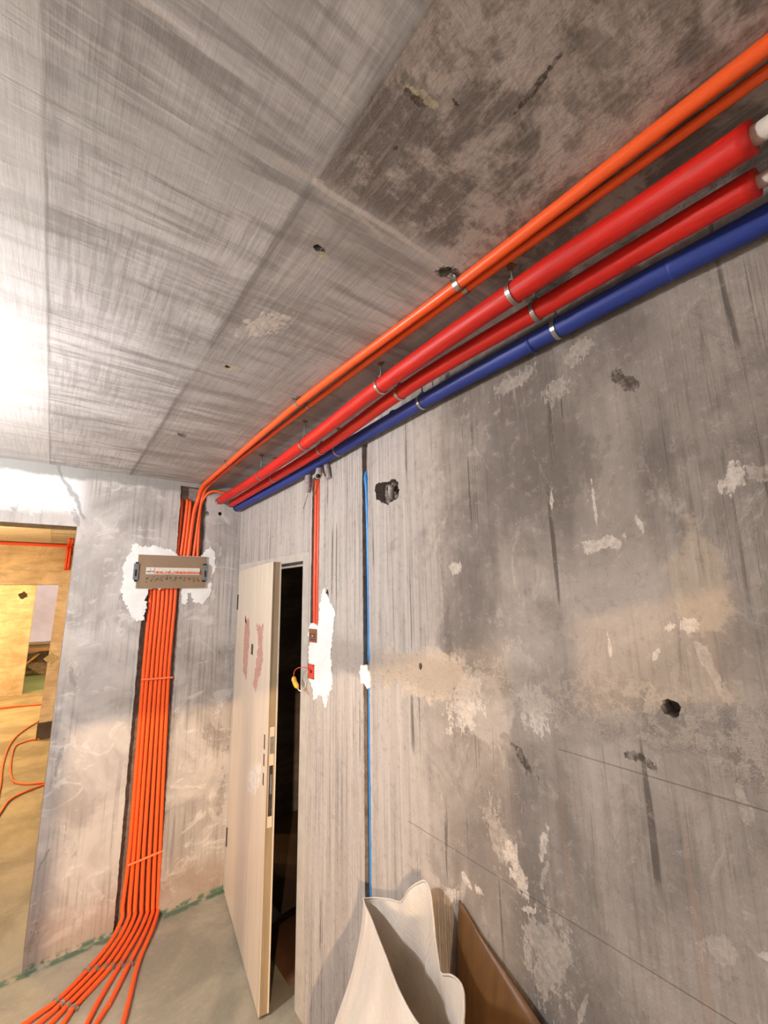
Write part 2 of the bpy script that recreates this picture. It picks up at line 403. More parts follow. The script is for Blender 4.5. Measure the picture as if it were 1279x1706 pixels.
def box(bm, lo, hi):
    v = [bm.verts.new((x, y, z)) for x in (lo[0], hi[0]) for y in (lo[1], hi[1]) for z in (lo[2], hi[2])]
    for f in ((0,1,3,2), (4,6,7,5), (0,4,5,1), (2,3,7,6), (0,2,6,4), (1,5,7,3)): bm.faces.new([v[i] for i in f])
def boxo(name, lo, hi, mat, parent=None, bev=0):
    bm = bmesh.new(); box(bm, lo, hi)
    if bev: bmesh.ops.bevel(bm, geom=bm.edges[:], offset=bev, segments=2, affect='EDGES', profile=.6)
    return link(name, bm, mat, parent)
def smoothpath(pts, n=8):
    P = [Vector(p) for p in pts]
    if len(P) < 3: return P
    Q = [2*P[0]-P[1]] + P + [2*P[-1]-P[-2]]; out = []
    for i in range(1, len(Q)-2):
        a, b, c, d = Q[i-1:i+3]
        for k in range(n):
            t = k/n
            out.append(.5*((2*b)+(c-a)*t+(2*a-5*b+4*c-d)*t*t+(3*b-3*c+d-a)*t**3))
    return out+[P[-1]]
def tube(bm, pts, r, seg=14, caps=True, rad=None):
    P = [Vector(p) for p in pts]; T = []
    for i in range(len(P)):
        a = P[max(i-1, 0)]; b = P[min(i+1, len(P)-1)]; T.append((b-a).normalized())
    up = Vector((0, 0, 1)) if abs(T[0].z) < .9 else Vector((1, 0, 0))
    nrm = T[0].cross(up).normalized(); rings = []
    for i, (p0, t) in enumerate(zip(P, T)):
        nrm = (nrm - t*nrm.dot(t)).normalized(); bi = t.cross(nrm)
        rr = rad(i) if rad else r
        rings.append([bm.verts.new(p0+(nrm*math.cos(a)+bi*math.sin(a))*rr) for a in [2*math.pi*k/seg for k in range(seg)]])
    for A, B in zip(rings, rings[1:]):
        for k in range(seg): bm.faces.new((A[k], A[(k+1) % seg], B[(k+1) % seg], B[k]))
    if caps: bm.faces.new(rings[0][::-1]); bm.faces.new(rings[-1])
def tubeo(name, pts, r, mat, parent=None, n=8, seg=14, **k):
    bm = bmesh.new(); tube(bm, smoothpath(pts, n), r, seg, **k); return link(name, bm, mat, parent, True)
def ragged(poly, amp, step, seed=0, sides=None):
    out = []; n = len(poly)
    for i in range(n):
        a = Vector(poly[i]); b = Vector(poly[(i+1) % n]); L = (b-a).length; k = max(1, int(L/step))
        d = (b-a)/max(L, 1e-6); nn = Vector((-d.y, d.x))
        for j in range(k):
            q = a+(b-a)*(j/k)
            am = amp if (sides is None or i in sides) else 0
            w = (noise.fractal(Vector((q.x*22, q.y*22, seed*7.3)), 1.0, 2.0, 3)*1.1+noise.fractal(Vector((q.x*90, q.y*90, seed*3.1)), 1.0, 2.0, 3)*.8)*am
            out.append(q+nn*w)
    return out
def prism(bm, poly, axis, v0, v1):
    def P(q, v): return (v, q[0], q[1]) if axis == 0 else (q[0], v, q[1]) if axis == 1 else (q[0], q[1], v)
    A = [bm.verts.new(P(q, v0)) for q in poly]; B = [bm.verts.new(P(q, v1)) for q in poly]
    n = len(poly)
    bm.faces.new(A); bm.faces.new(B[::-1])
    for i in range(n): bm.faces.new((A[i], A[(i+1) % n], B[(i+1) % n], B[i]))
def circle(c, r, n=18, jit=0, seed=0, ry=None):
    rnd = random.Random(seed)
    return [Vector((c[0]+r*(1+jit*rnd.uniform(-1, 1))*math.cos(2*math.pi*k/n), c[1]+(ry or r)*(1+jit*rnd.uniform(-1, 1))*math.sin(2*math.pi*k/n))) for k in range(n)]
def cut(obj, cutters):
    for bm in cutters:
        c = link('cutter', bm, 'rough')
        m = obj.modifiers.new('b', 'BOOLEAN'); m.object = c; m.solver = 'EXACT'; m.operation = 'DIFFERENCE'; m.material_mode = 'TRANSFER'
        bpy.context.view_layer.update()
        me = bpy.data.meshes.new_from_object(obj.evaluated_get(bpy.context.evaluated_depsgraph_get()))
        obj.modifiers.clear(); old = obj.data; obj.data = me; bpy.data.objects.remove(c, do_unlink=True); bpy.data.meshes.remove(old)
def pbm(poly, axis, v0, v1):
    bm = bmesh.new(); prism(bm, poly, axis, v0, v1); return bm

def px_poly(axis, pts): return [uv(axis, at(a, b, axis, PLANE[axis])) for a, b in pts]
def patch(name, axis, pts, mat, parent, th=.0025, amp=.006, step=.006, seed=0, world=False):
    poly = pts if world else px_poly(axis, pts)
    v = PLANE[axis]
    return link(name, pbm(ragged(poly, amp, step, seed), axis, v+.004, v-th), mat, parent)

# ------------------------------------------------------------------ structure
FLOOR = struct(boxo('floor', (-2.95, -1.8, -.12), (3.2, 16.4, 0), 'floor'))
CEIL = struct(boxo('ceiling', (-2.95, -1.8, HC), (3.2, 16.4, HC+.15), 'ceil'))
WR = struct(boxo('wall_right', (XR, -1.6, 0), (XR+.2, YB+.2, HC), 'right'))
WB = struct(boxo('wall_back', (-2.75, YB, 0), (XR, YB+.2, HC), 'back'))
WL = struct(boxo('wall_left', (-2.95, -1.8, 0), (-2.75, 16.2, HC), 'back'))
WX = struct(boxo('wall_rear', (-2.75, -1.8, 0), (XR+.2, -1.6, HC), 'back'))
cut(WX, [pbm([Vector(q) for q in ((-2.62, -.1), (-.20, -.1), (-.20, 2.15), (.06, 2.15), (.06, 2.457), (-2.62, 2.457))], 1, -1.9, -1.5)])  # stepped right end is added, unseen, to keep sun off the lower wall
bm = bmesh.new()
for x in (-1.42, -.247): box(bm, (x-.045, -1.74, 0), (x+.045, -1.68, 2.457))
box(bm, (-2.62, -1.74, 2.41), (.06, -1.68, 2.457)); box(bm, (-2.62, -1.74, 0), (-.2, -1.68, .05))
struct(link('window_1', bm, 'grey'))

# right wall: doorway, two chases, rough holes
DY0, DY1, DZ = 2.105, 3.225, 2.135
red_chase = ragged([Vector(q) for q in ((2.000, 1.69), (2.085, 1.69), (2.085, 2.545), (2.000, 2.545))], .0022, .010, 3, (1, 3))
blue_chase = ragged([Vector(q) for q in ((1.549, .60), (1.594, .60), (1.594, 2.60), (1.549, 2.60))], .0022, .009, 5, (1, 3))
hole_big = [uv(0, at(a, b, 0, XR)) for a, b in ((626, 808), (636, 802), (645, 804), (655, 799), (662, 801), (666, 815), (664, 828), (655, 836), (645, 842), (633, 838), (626, 832))]
def pc(axis, x, y, r, **k): return circle(uv(axis, at(x, y, axis, PLANE[axis])), r, **k)
cut(WR, [pbm([Vector(q) for q in ((DY0, -.1), (DY1, -.1), (DY1, DZ), (DY0, DZ))], 0, 1.0, 1.4),
         pbm(red_chase, 0, 1.0, XR+.032), pbm(blue_chase, 0, 1.0, XR+.0235),
         pbm(ragged(hole_big, .009, .006, 9), 0, 1.0, XR+.05),
         pbm(pc(0, 1117, 1180, .019, jit=.15, seed=2), 0, 1.0, XR+.06),
         pbm(pc(0, 700, 1110, .010, jit=.15, seed=4, n=10, ry=.012), 0, 1.0, XR+.04),
         pbm(pc(0, 545, 992, .014, jit=.2, seed=6, n=12, ry=.028), 0, 1.0, XR+.03)])
# back wall: opening into the next room, wide chases for the conduits, drilled holes
low = ragged([Vector(q) for q in ((.474, -.02), (.708, -.02), (.700, 2.0), (.474, 2.0))], .0028, .012, 13, (1, 3))
upp = ragged([Vector(q) for q in ((.657, 2.0), (.842, 2.0), (.838, 2.60), (.838, 2.69), (.655, 2.69))], .004, .014, 15, (1, 2, 4))
cut(WB, [pbm([Vector(q) for q in ((-1.35, -.1), (.070, -.1), (.078, 2.345), (-1.35, 2.345))], 1, 3.1, 3.6),
         pbm(low, 1, 3.1, YB+.05), pbm(upp, 1, 3.1, YB+.055),
         pbm(pc(1, 366.5, 856, .014, n=16), 1, 3.1, YB+.1),
         pbm(pc(1, 345, 855, .016, n=14, jit=.2, seed=8), 1, 3.1, YB+.05),
         pbm(circle((.917, 2.603), .021, 16, .06, 3), 1, 3.1, YB+.12),
         pbm(circle((1.008, 2.588), .019, 16, .06, 5), 1, 3.1, YB+.12)])
cut(CEIL, [pbm(pc(2, 529, 413, .010, n=12, jit=.2, seed=1), 2, 2.6, HC+.03),
           pbm(pc(2, 379, 611, .010, n=12, jit=.2, seed=2), 2, 2.6, HC+.03),
           pbm(pc(2, 742, 454, .018, n=12, jit=.3, seed=3), 2, 2.6, HC+.02)])
# door frame
bm = bmesh.new()
box(bm, (XR-.002, DY0, 0), (XR+.10, DY0+.075, DZ-.045)); box(bm, (XR-.002, DY1-.03, 0), (XR+.10, DY1, DZ-.045))
box(bm, (XR-.002, DY0, DZ-.045), (XR+.10, DY1, DZ))
box(bm, (XR+.06, DY0+.0755, 0), (XR+.099, DY0+.088, DZ-.0455)); box(bm, (XR+.06, DY0+.089, DZ-.065), (XR+.10, DY1-.031, DZ-.0455))
struct(link('trim_1', bm, 'frame'))
# dark room behind the doorway
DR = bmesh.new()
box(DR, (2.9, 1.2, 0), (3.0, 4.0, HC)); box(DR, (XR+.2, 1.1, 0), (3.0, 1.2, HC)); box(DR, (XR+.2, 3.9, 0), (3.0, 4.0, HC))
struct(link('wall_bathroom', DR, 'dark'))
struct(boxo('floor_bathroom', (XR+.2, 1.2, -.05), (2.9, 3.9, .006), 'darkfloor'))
# rooms beyond the opening
Y2 = 8.0
bm = bmesh.new(); box(bm, (-2.75, Y2, 0), (2.2, Y2+.2, HC)); W2 = struct(link('wall_middle', bm, 'far'))
cut(W2, [pbm([Vector(q) for q in ((-1.5, -.1), (.02, -.1), (.055, 2.115), (-1.5, 2.115))], 1, 7.8, 8.4)])
struct(boxo('wall_far_right', (2.0, YB+.8, 0), (2.2, 16.2, HC), 'far'))
struct(boxo('wall_partition', (-2.75, 11.9, 0), (-.30, 12.2, HC), 'far'))
W3 = struct(boxo('wall_far', (-2.75, 16.0, 0), (2.0, 16.2, HC), 'far'))
cut(W3, [pbm([Vector(q) for q in ((-1.2, .72), (1.2, .72), (1.2, 2.5), (-1.2, 2.5))], 1, 15.8, 16.4)])
struct(boxo('wall_outside', (-4, 17.6, -.5), (4, 17.8, 4.5), 'pinkwall'))
struct(boxo('window_2', (-1.3, 15.93, .66), (1.3, 16.02, .72), 'white'))
# worn threshold baseboard on the far pier
struct(boxo('baseboard_middle', (.012, Y2-.012, 0), (1.2, Y2, .22), 'dark'))

# ---- plaster, chips and scrapes belonging to the walls
patch('plaster_patch', 1, [(226,906),(234,908),(262,911),(283,915),(291,923),(298,932),(298,978),(244,981),(241,1033),(222,1035),(214,1023),(205,1001),(200,984),(205,966),(205,942),(210,934),(217,918)], 'plaster', WB, .005, .014, .005, seed=1)
patch('plaster_patch', 1, [(302,975),(338,975),(334,925),(350,911),(358,920),(358,940),(351,980),(350,989),(336,1008),(322,1004),(318,986),(312,988),(310,1006),(303,1004)], 'plaster', WB, .005, .012, .005, seed=2)
patch('plaster_patch', 0, [(541,979),(545,990),(551,1002),(560,1021),(557,1047),(552,1087),(554,1129),(551,1153),(546,1161),(543,1177),(537,1160),(532,1157),(523,1167),(521,1143),(516,1137),(514.5,1122),(514.5,1087),(517,1073),(515,1067),(515,1047),(518,1038),(531,1042),(533,1010),(535,995)], 'plaster', WR, .004, .012, .004, seed=3)
patch('plaster_patch', 0, [(602,1108),(614,1108),(617,1125),(619,1146),(613,1148),(609,1142),(603,1138),(601,1120)], 'plaster', WR, .006, .008, seed=4)
# rough stones and a stub inside the knocked-out hole
hc = at(645, 822, 0, XR)
random.seed(4)
for k in range(7):
    bm = bmesh.new(); bmesh.ops.create_icosphere(bm, subdivisions=2, radius=.016)
    for v in bm.verts: v.co *= 1+.35*noise.noise(v.co*60+Vector((k, 0, 0)))
    a = k*.9; bmesh.ops.translate(bm, verts=bm.verts, vec=(XR+.034, hc.y+.035*math.cos(a), hc.z+.04*math.sin(a)))
    link('broken_lump', bm, 'chip' if k % 2 else 'rough', WR)
tubeo('pipe_stub', [(XR+.06, hc.y+.022, hc.z-.02), (XR+.02, hc.y-.002, hc.z+.0), (XR-.002, hc.y-.03, hc.z+.022)], .013, 'hose', WR)

# ------------------------------------------------------------------ ceiling pipes
def on_z(x, y, z): return at(x, y, 2, z)
# two orange conduits along the ceiling, bending down into the upper chase
r1, r2 = .0145, .0105
def ceil_run(pts, r): return [tuple(on_z(a, b, HC-r-.001)) for a, b in pts]
YC = YB+.026                                       # centre line of conduits in the chase
def wall_pts(pts, y=YC): return [tuple(at(a, b, 1, y)) for a, b in pts]
P1 = [(.79, -1.55, HC-r1-.001)] + ceil_run([(1279, 75), (770, 468), (500, 670), (385, 768)], r1)
P1 += [(.788, 3.02, HC-r1-.002), (.788, 3.16, HC-.022), (.784, 3.235, HC-.055), (.778, YC-.006, HC-.12)] + wall_pts([(322, 860), (313, 930), (312, 950)])
tag(tubeo('ceiling_conduit', P1, r1, 'orange'), 'thicker orange conduit strapped flat along the ceiling, outermost from the right wall', 'conduit')
P2 = [(.83, -1.55, HC-r2-.001)] + ceil_run([(1279, 118), (780, 479), (520, 672), (390, 773)], r2)
P2 += [(.822, 3.02, HC-r2-.002), (.822, 3.16, HC-.02), (.812, 3.235, HC-.055), (.806, YC-.006, HC-.12)] + wall_pts([(330, 870), (322, 930), (321, 950)])
tag(tubeo('ceiling_conduit', P2, r2, 'orange'), 'thinner orange conduit on the ceiling just inside the thicker orange one', 'conduit')
P3 = [(.985, 3.215, 2.668), (.935, 3.222, 2.672), (.885, 3.226, 2.676), (.848, YB-.012, 2.662), (.822, YB+.01, 2.625)] + wall_pts([(334, 845), (331, 885), (329, 930), (329, 950)])
tag(tubeo('branch_conduit', P3, .010, 'orange'), 'orange conduit arching from behind the red pipes down toward the breaker board', 'conduit')
for (xa, xb, top, lab) in ((303, 294.5, 834, 'leftmost short orange conduit in the chase above the breaker board'),
                           (312, 301, 834, 'second short orange conduit from the left above the breaker board'),
                           (317, 307, 836, 'short orange conduit tucked behind the long bent one above the breaker board')):
    a = at(xa, top, 1, YC)
    pts = [(a.x, YB+.075, a.z+.012), (a.x, YB+.045, a.z+.006), (a.x, YC, a.z-.03)] + wall_pts([((xa+xb)/2, 885), (xb, 926), (xb-2, 950)])
    tag(tubeo('riser_conduit', pts, .0105, 'orange'), lab, 'conduit', 'orange conduits above the breaker board')

def zpath(pts): return [tuple(on_z(a, b, z)) for a, b, z in pts]
RR = .0275
e1 = at(367, 834, 1, 3.22); 
red1 = zpath([(1254, 228, 2.622), (1060, 355, 2.64), (867, 480, 2.642), (645, 635, 2.633), (515, 734, 2.605), (430, 795, 2.597)]) + [(.917, 3.20, 2.602)]
e2 = at(387, 842, 1, 3.22)
red2 = zpath([(1262, 303, 2.62), (1080, 408, 2.636), (900, 514, 2.638), (680, 645, 2.628), (540, 745, 2.604), (455, 797, 2.594)]) + [(1.006, 3.205, 2.588)]
def bx_(x, *ps): return [tuple(at(a, b, 0, x)) for a, b in ps]
blue = [(1.052, -1.55, 2.60)] + bx_(1.052, (1300, 352), (1100, 456), (933, 545), (820, 606), (703, 670), (565, 749), (480, 800)) + [(1.052, 3.23, 2.566)]
for nm, path, r, mt, wr, lab in (('hot_water_pipe', red1, .0275, 'red', .0165, 'thicker red sleeved pipe under the ceiling, the outer of the two red ones'),
                                 ('hot_water_pipe', red2, .0255, 'red', .0135, 'red sleeved pipe under the ceiling, between the other red and the blue one')):
    t = empty(nm, (path[3][0], path[3][1], path[3][2]), lab, 'pipe')
    tubeo('pipe_sleeve', path, r, mt, t, 10, 20)
    p0, p1 = Vector(path[0]), Vector(path[1]); d = (p0-p1).normalized()
    tubeo('inner_pipe', [p0-d*.02, p0+d*.5, p0+d*1.3], wr, 'white', t, 4, 16)
    q0, q1 = Vector(path[-1]), Vector(path[-2]); d = (q0-q1).normalized()
    tubeo('inner_pipe', [q0-d*.02, q0+d*.05, q0+d*.14], wr, 'white', t, 4, 16)
t = empty('cold_water_pipe', blue[4], 'long blue sleeved pipe tucked along the top of the right wall', 'pipe')
tubeo('pipe_sleeve', blue, .0275, 'blue', t, 10, 20)
for (a, b) in ((886, 572), (657, 694)):                # butt joints of the sleeve, slightly raised
    c = at(a, b, 0, 1.052); tubeo('sleeve_joint', [(1.052, c.y-.004, c.z), (1.052, c.y+.004, c.z)], .0283, 'blue', t, 2, 20)

def ring(bm, c, d, r, w, th):
    c = Vector(c); d = Vector(d).normalized()
    s = Vector((0, 0, 1)).cross(d).normalized(); u = d.cross(s); n = 24; R = []
    for k in range(n):
        a = 2*math.pi*k/n; q = s*math.cos(a)+u*math.sin(a)
        R.append([bm.verts.new(c+q*rr+d*dd) for rr, dd in ((r, -w), (r+th, -w), (r+th, w), (r, w))])
    for k in range(n):
        A, B = R[k], R[(k+1) % n]
        for j in range(4): bm.faces.new((A[j], A[(j+1) % 4], B[(j+1) % 4], B[j]))
def dist_seg(path, y):
    P = smoothpath(path, 10)
    for a, b in zip(P, P[1:]):
        if (a.y-y)*(b.y-y) <= 0:
            t = (y-a.y)/(b.y-a.y) if b.y != a.y else 0
            return a.lerp(b, t), (b-a)
def hanger(path, px, r, label, group):
    y = px; c, d = dist_seg(path, y)
    t = empty('pipe_hanger', (c.x, c.y, HC), label, 'pipe clamp', group)
    bm = bmesh.new(); ring(bm, c, d, r+.0006, .006, .0022); link('band', bm, 'steel', t)
    boxo('screw_lug', (c.x-.007, c.y-.007, c.z+r+.001), (c.x+.007, c.y+.007, c.z+r+.012), 'grey', t, .001)
    tubeo('threaded_rod', [(c.x, c.y, c.z+r+.008), (c.x, c.y, HC+.0)], .0028, 'grey', t, 2, 8)
    bm = bmesh.new(); prism(bm, circle((c.x, c.y), .012, 12, .35, int(y*97)), 2, HC-.0035, HC+.002); link('anchor_collar', bm, 'brown', t)
g = 'steel hangers of the sleeved pipes'
for (pth, r, nm, ys) in ((red1, .0275, 'outer red pipe', [(.555, 'nearest the camera'), (1.125, 'second from the camera'), (1.755, 'third from the camera'), (2.36, 'farthest from the camera')]),
                         (red2, .0255, 'inner red pipe', [(.56, 'nearest the camera'), (1.12, 'second from the camera'), (1.77, 'third from the camera'), (2.36, 'farthest from the camera')]),
                         (blue, .0275, 'blue pipe', [(.56, 'nearest the camera'), (1.12, 'second from the camera'), (1.74, 'farthest from the camera')])):
    for y, w in ys: hanger(pth, y, r, 'steel ring hanger around the %s, %s' % (nm, w), g)
# saddle clamps holding the orange ceiling conduits
def saddle(path, y, r, label, grp):
    c, d = dist_seg(path, y); d.normalize()
    t = empty('conduit_clamp', (c.x, c.y, HC), label, 'clamp', grp)
    bm = bmesh.new(); ring(bm, c, d, r+.0004, .008, .0018); link('band', bm, 'steel', t)
    boxo('clamp_foot', (c.x-r-.018, c.y-.008, HC-.003), (c.x+r+.010, c.y+.008, HC), 'steel', t)
    bm = bmesh.new(); prism(bm, circle((c.x-r-.010, c.y), .0045, 6), 2, HC-.008, HC-.002); link('screw_head', bm, 'grey', t)
gs = 'steel clamps of the orange ceiling conduits'
for y, w in ((.668, 'nearest the camera'), (1.57, 'midway along the ceiling'), (2.58, 'near the back wall')):
    saddle(P1, y, r1, 'steel clamp on the thicker orange ceiling conduit, %s' % w, gs)
    saddle(P2, y+.004, r2, 'steel clamp on the thinner orange ceiling conduit, %s' % w, gs)

# ------------------------------------------------------------------ distribution board
bl, br = at(225.5, 979.5, 1, YB-.02), at(341, 981, 1, YB-.02); tl, tr_ = at(232, 924, 1, YB-.02), at(345, 927.5, 1, YB-.02)
x0, x1, z0, z1 = .425, .858, bl.z, tl.z
DB = empty('distribution_board', ((x0+x1)/2, YB-.01, z0), 'wide tan breaker board on the back wall between the orange conduits', 'breaker board')
boxo('back_box', (x0+.012, YB-.012, z0+.01), (x1-.006, YB+.02, z1-.01), 'white', DB)
boxo('cover_rim', (x0-.003, YB-.016, z0-.003), (x1+.005, YB-.010, z1+.003), 'white', DB)
boxo('cover', (x0, YB-.024, z0), (x1-.006, YB-.016, z1), 'tan', DB, .002)
wx0, wx1, wz0, wz1 = x0+.050, x1-.046, z0+.088, z0+.135
boxo('breaker_strip', (wx0, YB-.030, wz0), (wx1, YB-.023, wz1), 'white', DB, .001)
bw = (wx1-wx0)/14
for k in range(14):
    xx = wx0+k*bw
    b = boxo('breaker', (xx+.0015, YB-.035, wz0+.004), (xx+bw-.0015, YB-.029, wz1-(.018 if k > 1 else .006)), 'white', DB, .0006)
    if k in (0, 1): boxo('toggle', (xx+.003, YB-.038, wz0+.017), (xx+bw-.003, YB-.034, wz0+.021), 'black', b)
    else:
        h = .012 if k not in (4, 6) else .006
        boxo('toggle', (xx+.005, YB-.041, wz0+.008), (xx+bw-.005, YB-.034, wz0+.008+h), 'orange', b)
rnd = random.Random(11)
for k in range(12):                                      # hand-lettered circuit notes under the breakers
    bm = bmesh.new(); cx = wx0+.012+k*(wx1-wx0-.02)/11; cz = wz0-.030
    for s_ in range(6):
        a = Vector((cx+rnd.uniform(-.008, .008), YB-.0242, cz+rnd.uniform(-.014, .014)))
        b = a+Vector((rnd.uniform(-.007, .007), 0, rnd.uniform(-.012, .012)))
        tube(bm, [a, b], .0021, 5)
    link('handwriting', bm, 'ink', DB)
for sx, side in ((x0-.012, -1), (x1-.012, 1)):
    c = boxo('side_clip', (sx-.010, YB-.034, z0+.052), (sx+.018, YB-.012, z0+.158), 'grey', DB, .002)
    boxo('clip_slot', (sx-.002, YB-.036, z0+.075), (sx+.008, YB-.033, z0+.118), 'black', c)
    boxo('clip_tab', (sx-.002 if side < 0 else sx-.014, YB-.030, z0+.040), (sx+.012, YB-.023, z0+.054), 'black', c)
    boxo('clip_tab', (sx-.002 if side < 0 else sx-.014, YB-.030, z0+.156), (sx+.012, YB-.023, z0+.168), 'black', c)

# ------------------------------------------------------------------ seven conduits below the board, onto the floor
N = 7
names = ['leftmost', 'second from the left', 'third from the left', 'middle', 'third from the right', 'second from the right', 'rightmost']
top_px = [249.5, 256.5, 263.5, 270.5, 277.5, 284.5, 291.5]
m1_px = [238, 244.5, 252, 259.5, 266.5, 273.5, 280.5]      # y=1130
m2_px = [217, 224.3, 232, 240.6, 250, 259, 267.3]            # y=1400
b_px = [204.5, 215.5, 225, 235.5, 245.5, 254.5, 263]       # y=1510
fl1 = [(144.5,1617),(159,1614),(173,1612),(185.5,1610),(199.5,1608),(215,1606),(230.5,1604)]
fl2 = [(93.6,1668),(102.5,1672),(111.6,1676),(122,1680),(164,1668),(184,1668),(214,1670)]
fl3 = [(38,1708),(62,1708),(82,1708),(102,1710),(141,1712),(156,1712),(203,1712)]
fpaths = []
for i in range(N):
    pts = wall_pts([(top_px[i]+.7, 970), (top_px[i], 1000), (m1_px[i], 1130), (m2_px[i], 1400)])
    bq = at(b_px[i], 1505, 1, YC); f0 = on_z(*fl1[i], .012)
    pts.append((bq.x, YC-.003, bq.z))
    pts.append((bq.x-.004, YC-.030, bq.z*.5))
    q = Vector((bq.x, YB-.02, .012)).lerp(f0, .38); pts.append((q.x, q.y, .022))
    fl = [tuple(f0), tuple(on_z(*fl2[i], .012)), tuple(on_z(*fl3[i], .012))]
    a, b = Vector(fl[-2]), Vector(fl[-1]); fl.append(tuple(b+(b-a).normalized()*.9))
    fpaths.append(fl); pts += fl
    tag(tubeo('floor_conduit', pts, .0112, 'orange'), 'orange conduit from breaker board to floor, %s of the seven' % names[i], 'conduit', 'seven orange conduits below the breaker board')
for (ya, yb, zz, lab) in (((235, 1132), (288, 1128), 0, 'thin coral tie strap across the seven conduits, the upper of the two'), ((212, 1440), (270, 1416), 1, 'thin coral tie strap across the seven conduits, the lower of the two')):
    a = at(*ya, 1, YC); b = at(*yb, 1, YC); pts = []
    n = 28
    for k in range(n+1):
        q = a.lerp(b, k/n); pts.append((q.x, YC-.0135-.002*abs(math.sin(k/n*math.pi*7)), q.z))
    tag(tubeo('tie_strap', pts, .0065, 'tape', n=1, seg=8), lab, 'strap', 'tie straps on the conduit bundle')
def floor_clip(c, d, label, grp):
    d = Vector(d).normalized(); s_ = Vector((-d.y, d.x, 0))
    t = empty('conduit_clip', (c[0], c[1], 0), label, 'clip', grp)
    bm = bmesh.new(); R = []
    for k in range(9):
        a = math.pi*k/8; q = Vector((c[0], c[1], .012))+s_*.0125*math.cos(a)+Vector((0, 0, .0125*math.sin(a)))
        q2 = Vector((c[0], c[1], .012))+s_*.0145*math.cos(a)+Vector((0, 0, .0145*math.sin(a)))
        R.append([bm.verts.new(v) for v in (q-d*.007, q2-d*.007, q2+d*.007, q+d*.007)])
    for A, B in zip(R, R[1:]):
        for j in range(4): bm.faces.new((A[j], A[(j+1) % 4], B[(j+1) % 4], B[j]))
    bm.faces.new(R[0]); bm.faces.new(R[-1][::-1]); link('saddle_band', bm, 'steel', t)
    bm = bmesh.new()
    for sg in (-1, 1):
        q = Vector((c[0], c[1], 0))+s_*sg*.0165
        vs = [q+s_*.005*u_+d*.007*w_ for u_, w_ in ((-1, -1), (1, -1), (1, 1), (-1, 1))]
        A = [bm.verts.new((v.x, v.y, .0005)) for v in vs]; B = [bm.verts.new((v.x, v.y, .0135)) for v in vs]
        bm.faces.new(A); bm.faces.new(B[::-1])
        for k in range(4): bm.faces.new((A[k], A[(k+1) % 4], B[(k+1) % 4], B[k]))
    link('clip_foot', bm, 'steel', t)
for i in range(6):
    a, b = Vector(fpaths[i][0]), Vector(fpaths[i][1])
    floor_clip(a, b-a, 'small steel floor conduit clip in the row near the wall, %s' % (['leftmost', 'second from left', 'third from left', 'third from right', 'second from right', 'rightmost'][i]), 'row of clips near the wall')
for i in range(4):
    a, b = Vector(fpaths[i][1]), Vector(fpaths[i][2])
    floor_clip(a, b-a, 'small steel clip on a floor conduit in the nearer row, %s' % (['leftmost', 'second from left', 'second from right', 'rightmost'][i]), 'nearer row of clips on the floor conduits')

# ------------------------------------------------------------------ conduits and boxes on the right wall
for (ya, lab) in ((2.061, 'left of the pair of red conduits in the wall chase beside the door'), (2.029, 'right of the pair of red conduits in the wall chase beside the door')):
    tag(tubeo('wall_conduit', [(XR+.014, ya, 2.53), (XR+.013, ya-.001, 2.3), (XR+.013, ya, 2.0), (XR+.013, ya-.004, 1.73), (XR+.014, ya-.004, 1.69)], .0118, 'copper'), lab, 'conduit', 'pair of red conduits beside the door')
blu = [(XR+.014, 1.566, 2.462), (XR+.006, 1.570, 2.435), (XR+.008, 1.564, 2.35), (XR+.011, 1.562, 2.1), (XR+.012, 1.561, 1.8), (XR+.012, 1.562, 1.62)]
tag(tubeo('wall_conduit', blu, .0105, 'sky'), 'light blue conduit in the narrow wall chase, the part above the white plaster plug', 'conduit')
blu = [(XR+.012, 1.562, 1.60), (XR+.011, 1.560, 1.4), (XR+.011, 1.561, 1.1), (XR+.012, 1.562, .8), (XR+.012, 1.562, .62)]
tag(tubeo('wall_conduit', blu, .0105, 'sky'), 'light blue conduit in the narrow wall chase, the part below the white plaster plug', 'conduit')
# upper junction box
a = at(517, 1047, 0, XR); b = at(529, 1071, 0, XR)
t = empty('switch_box', (XR, (a.y+b.y)/2, b.z), 'brown switch box set in white plaster at the foot of the red conduits', 'switch box')
boxo('box_cover', (XR-.008, b.y, b.z), (XR+.02, a.y, a.z), 'brown', t, .001)
ym = (a.y+b.y)/2
bm = bmesh.new(); prism(bm, circle((ym, a.z-.035), .005, 10), 0, XR-.0105, XR-.006); link('round_button', bm, 'white', t)
for k in range(3): boxo('cover_slot', (XR-.0095, b.y+.008, b.z+.012+k*.013), (XR-.0075, a.y-.008, b.z+.017+k*.013), 'wire', t)
# lower box with wire and connector
a = at(515, 1105, 0, XR); b = at(524.5, 1132, 0, XR)
t = empty('socket_box', (XR, (a.y+b.y)/2, b.z), 'open red socket box in white plaster below the brown box', 'socket box')
bm = bmesh.new()
for lo, hi in (((XR-.007, b.y, b.z), (XR+.01, b.y+.008, a.z)), ((XR-.007, a.y-.008, b.z), (XR+.01, a.y, a.z)), ((XR-.007, b.y, b.z), (XR+.01, a.y, b.z+.008)), ((XR-.007, b.y, a.z-.008), (XR+.01, a.y, a.z))): box(bm, lo, hi)
link('box_frame', bm, 'redbox', t)
boxo('box_bottom', (XR-.0055, b.y+.006, b.z+.006), (XR+.004, a.y-.006, a.z-.006), 'redbox', t)
bm = bmesh.new(); prism(bm, circle(((a.y+b.y)/2, (a.z+b.z)/2), .008, 12), 0, XR-.0075, XR-.004); link('screw_hole', bm, 'black', t)
cy, cz = (a.y+b.y)/2, (a.z+b.z)/2
def rw(x, y, off): return tuple(at(x, y, 0, XR-off))
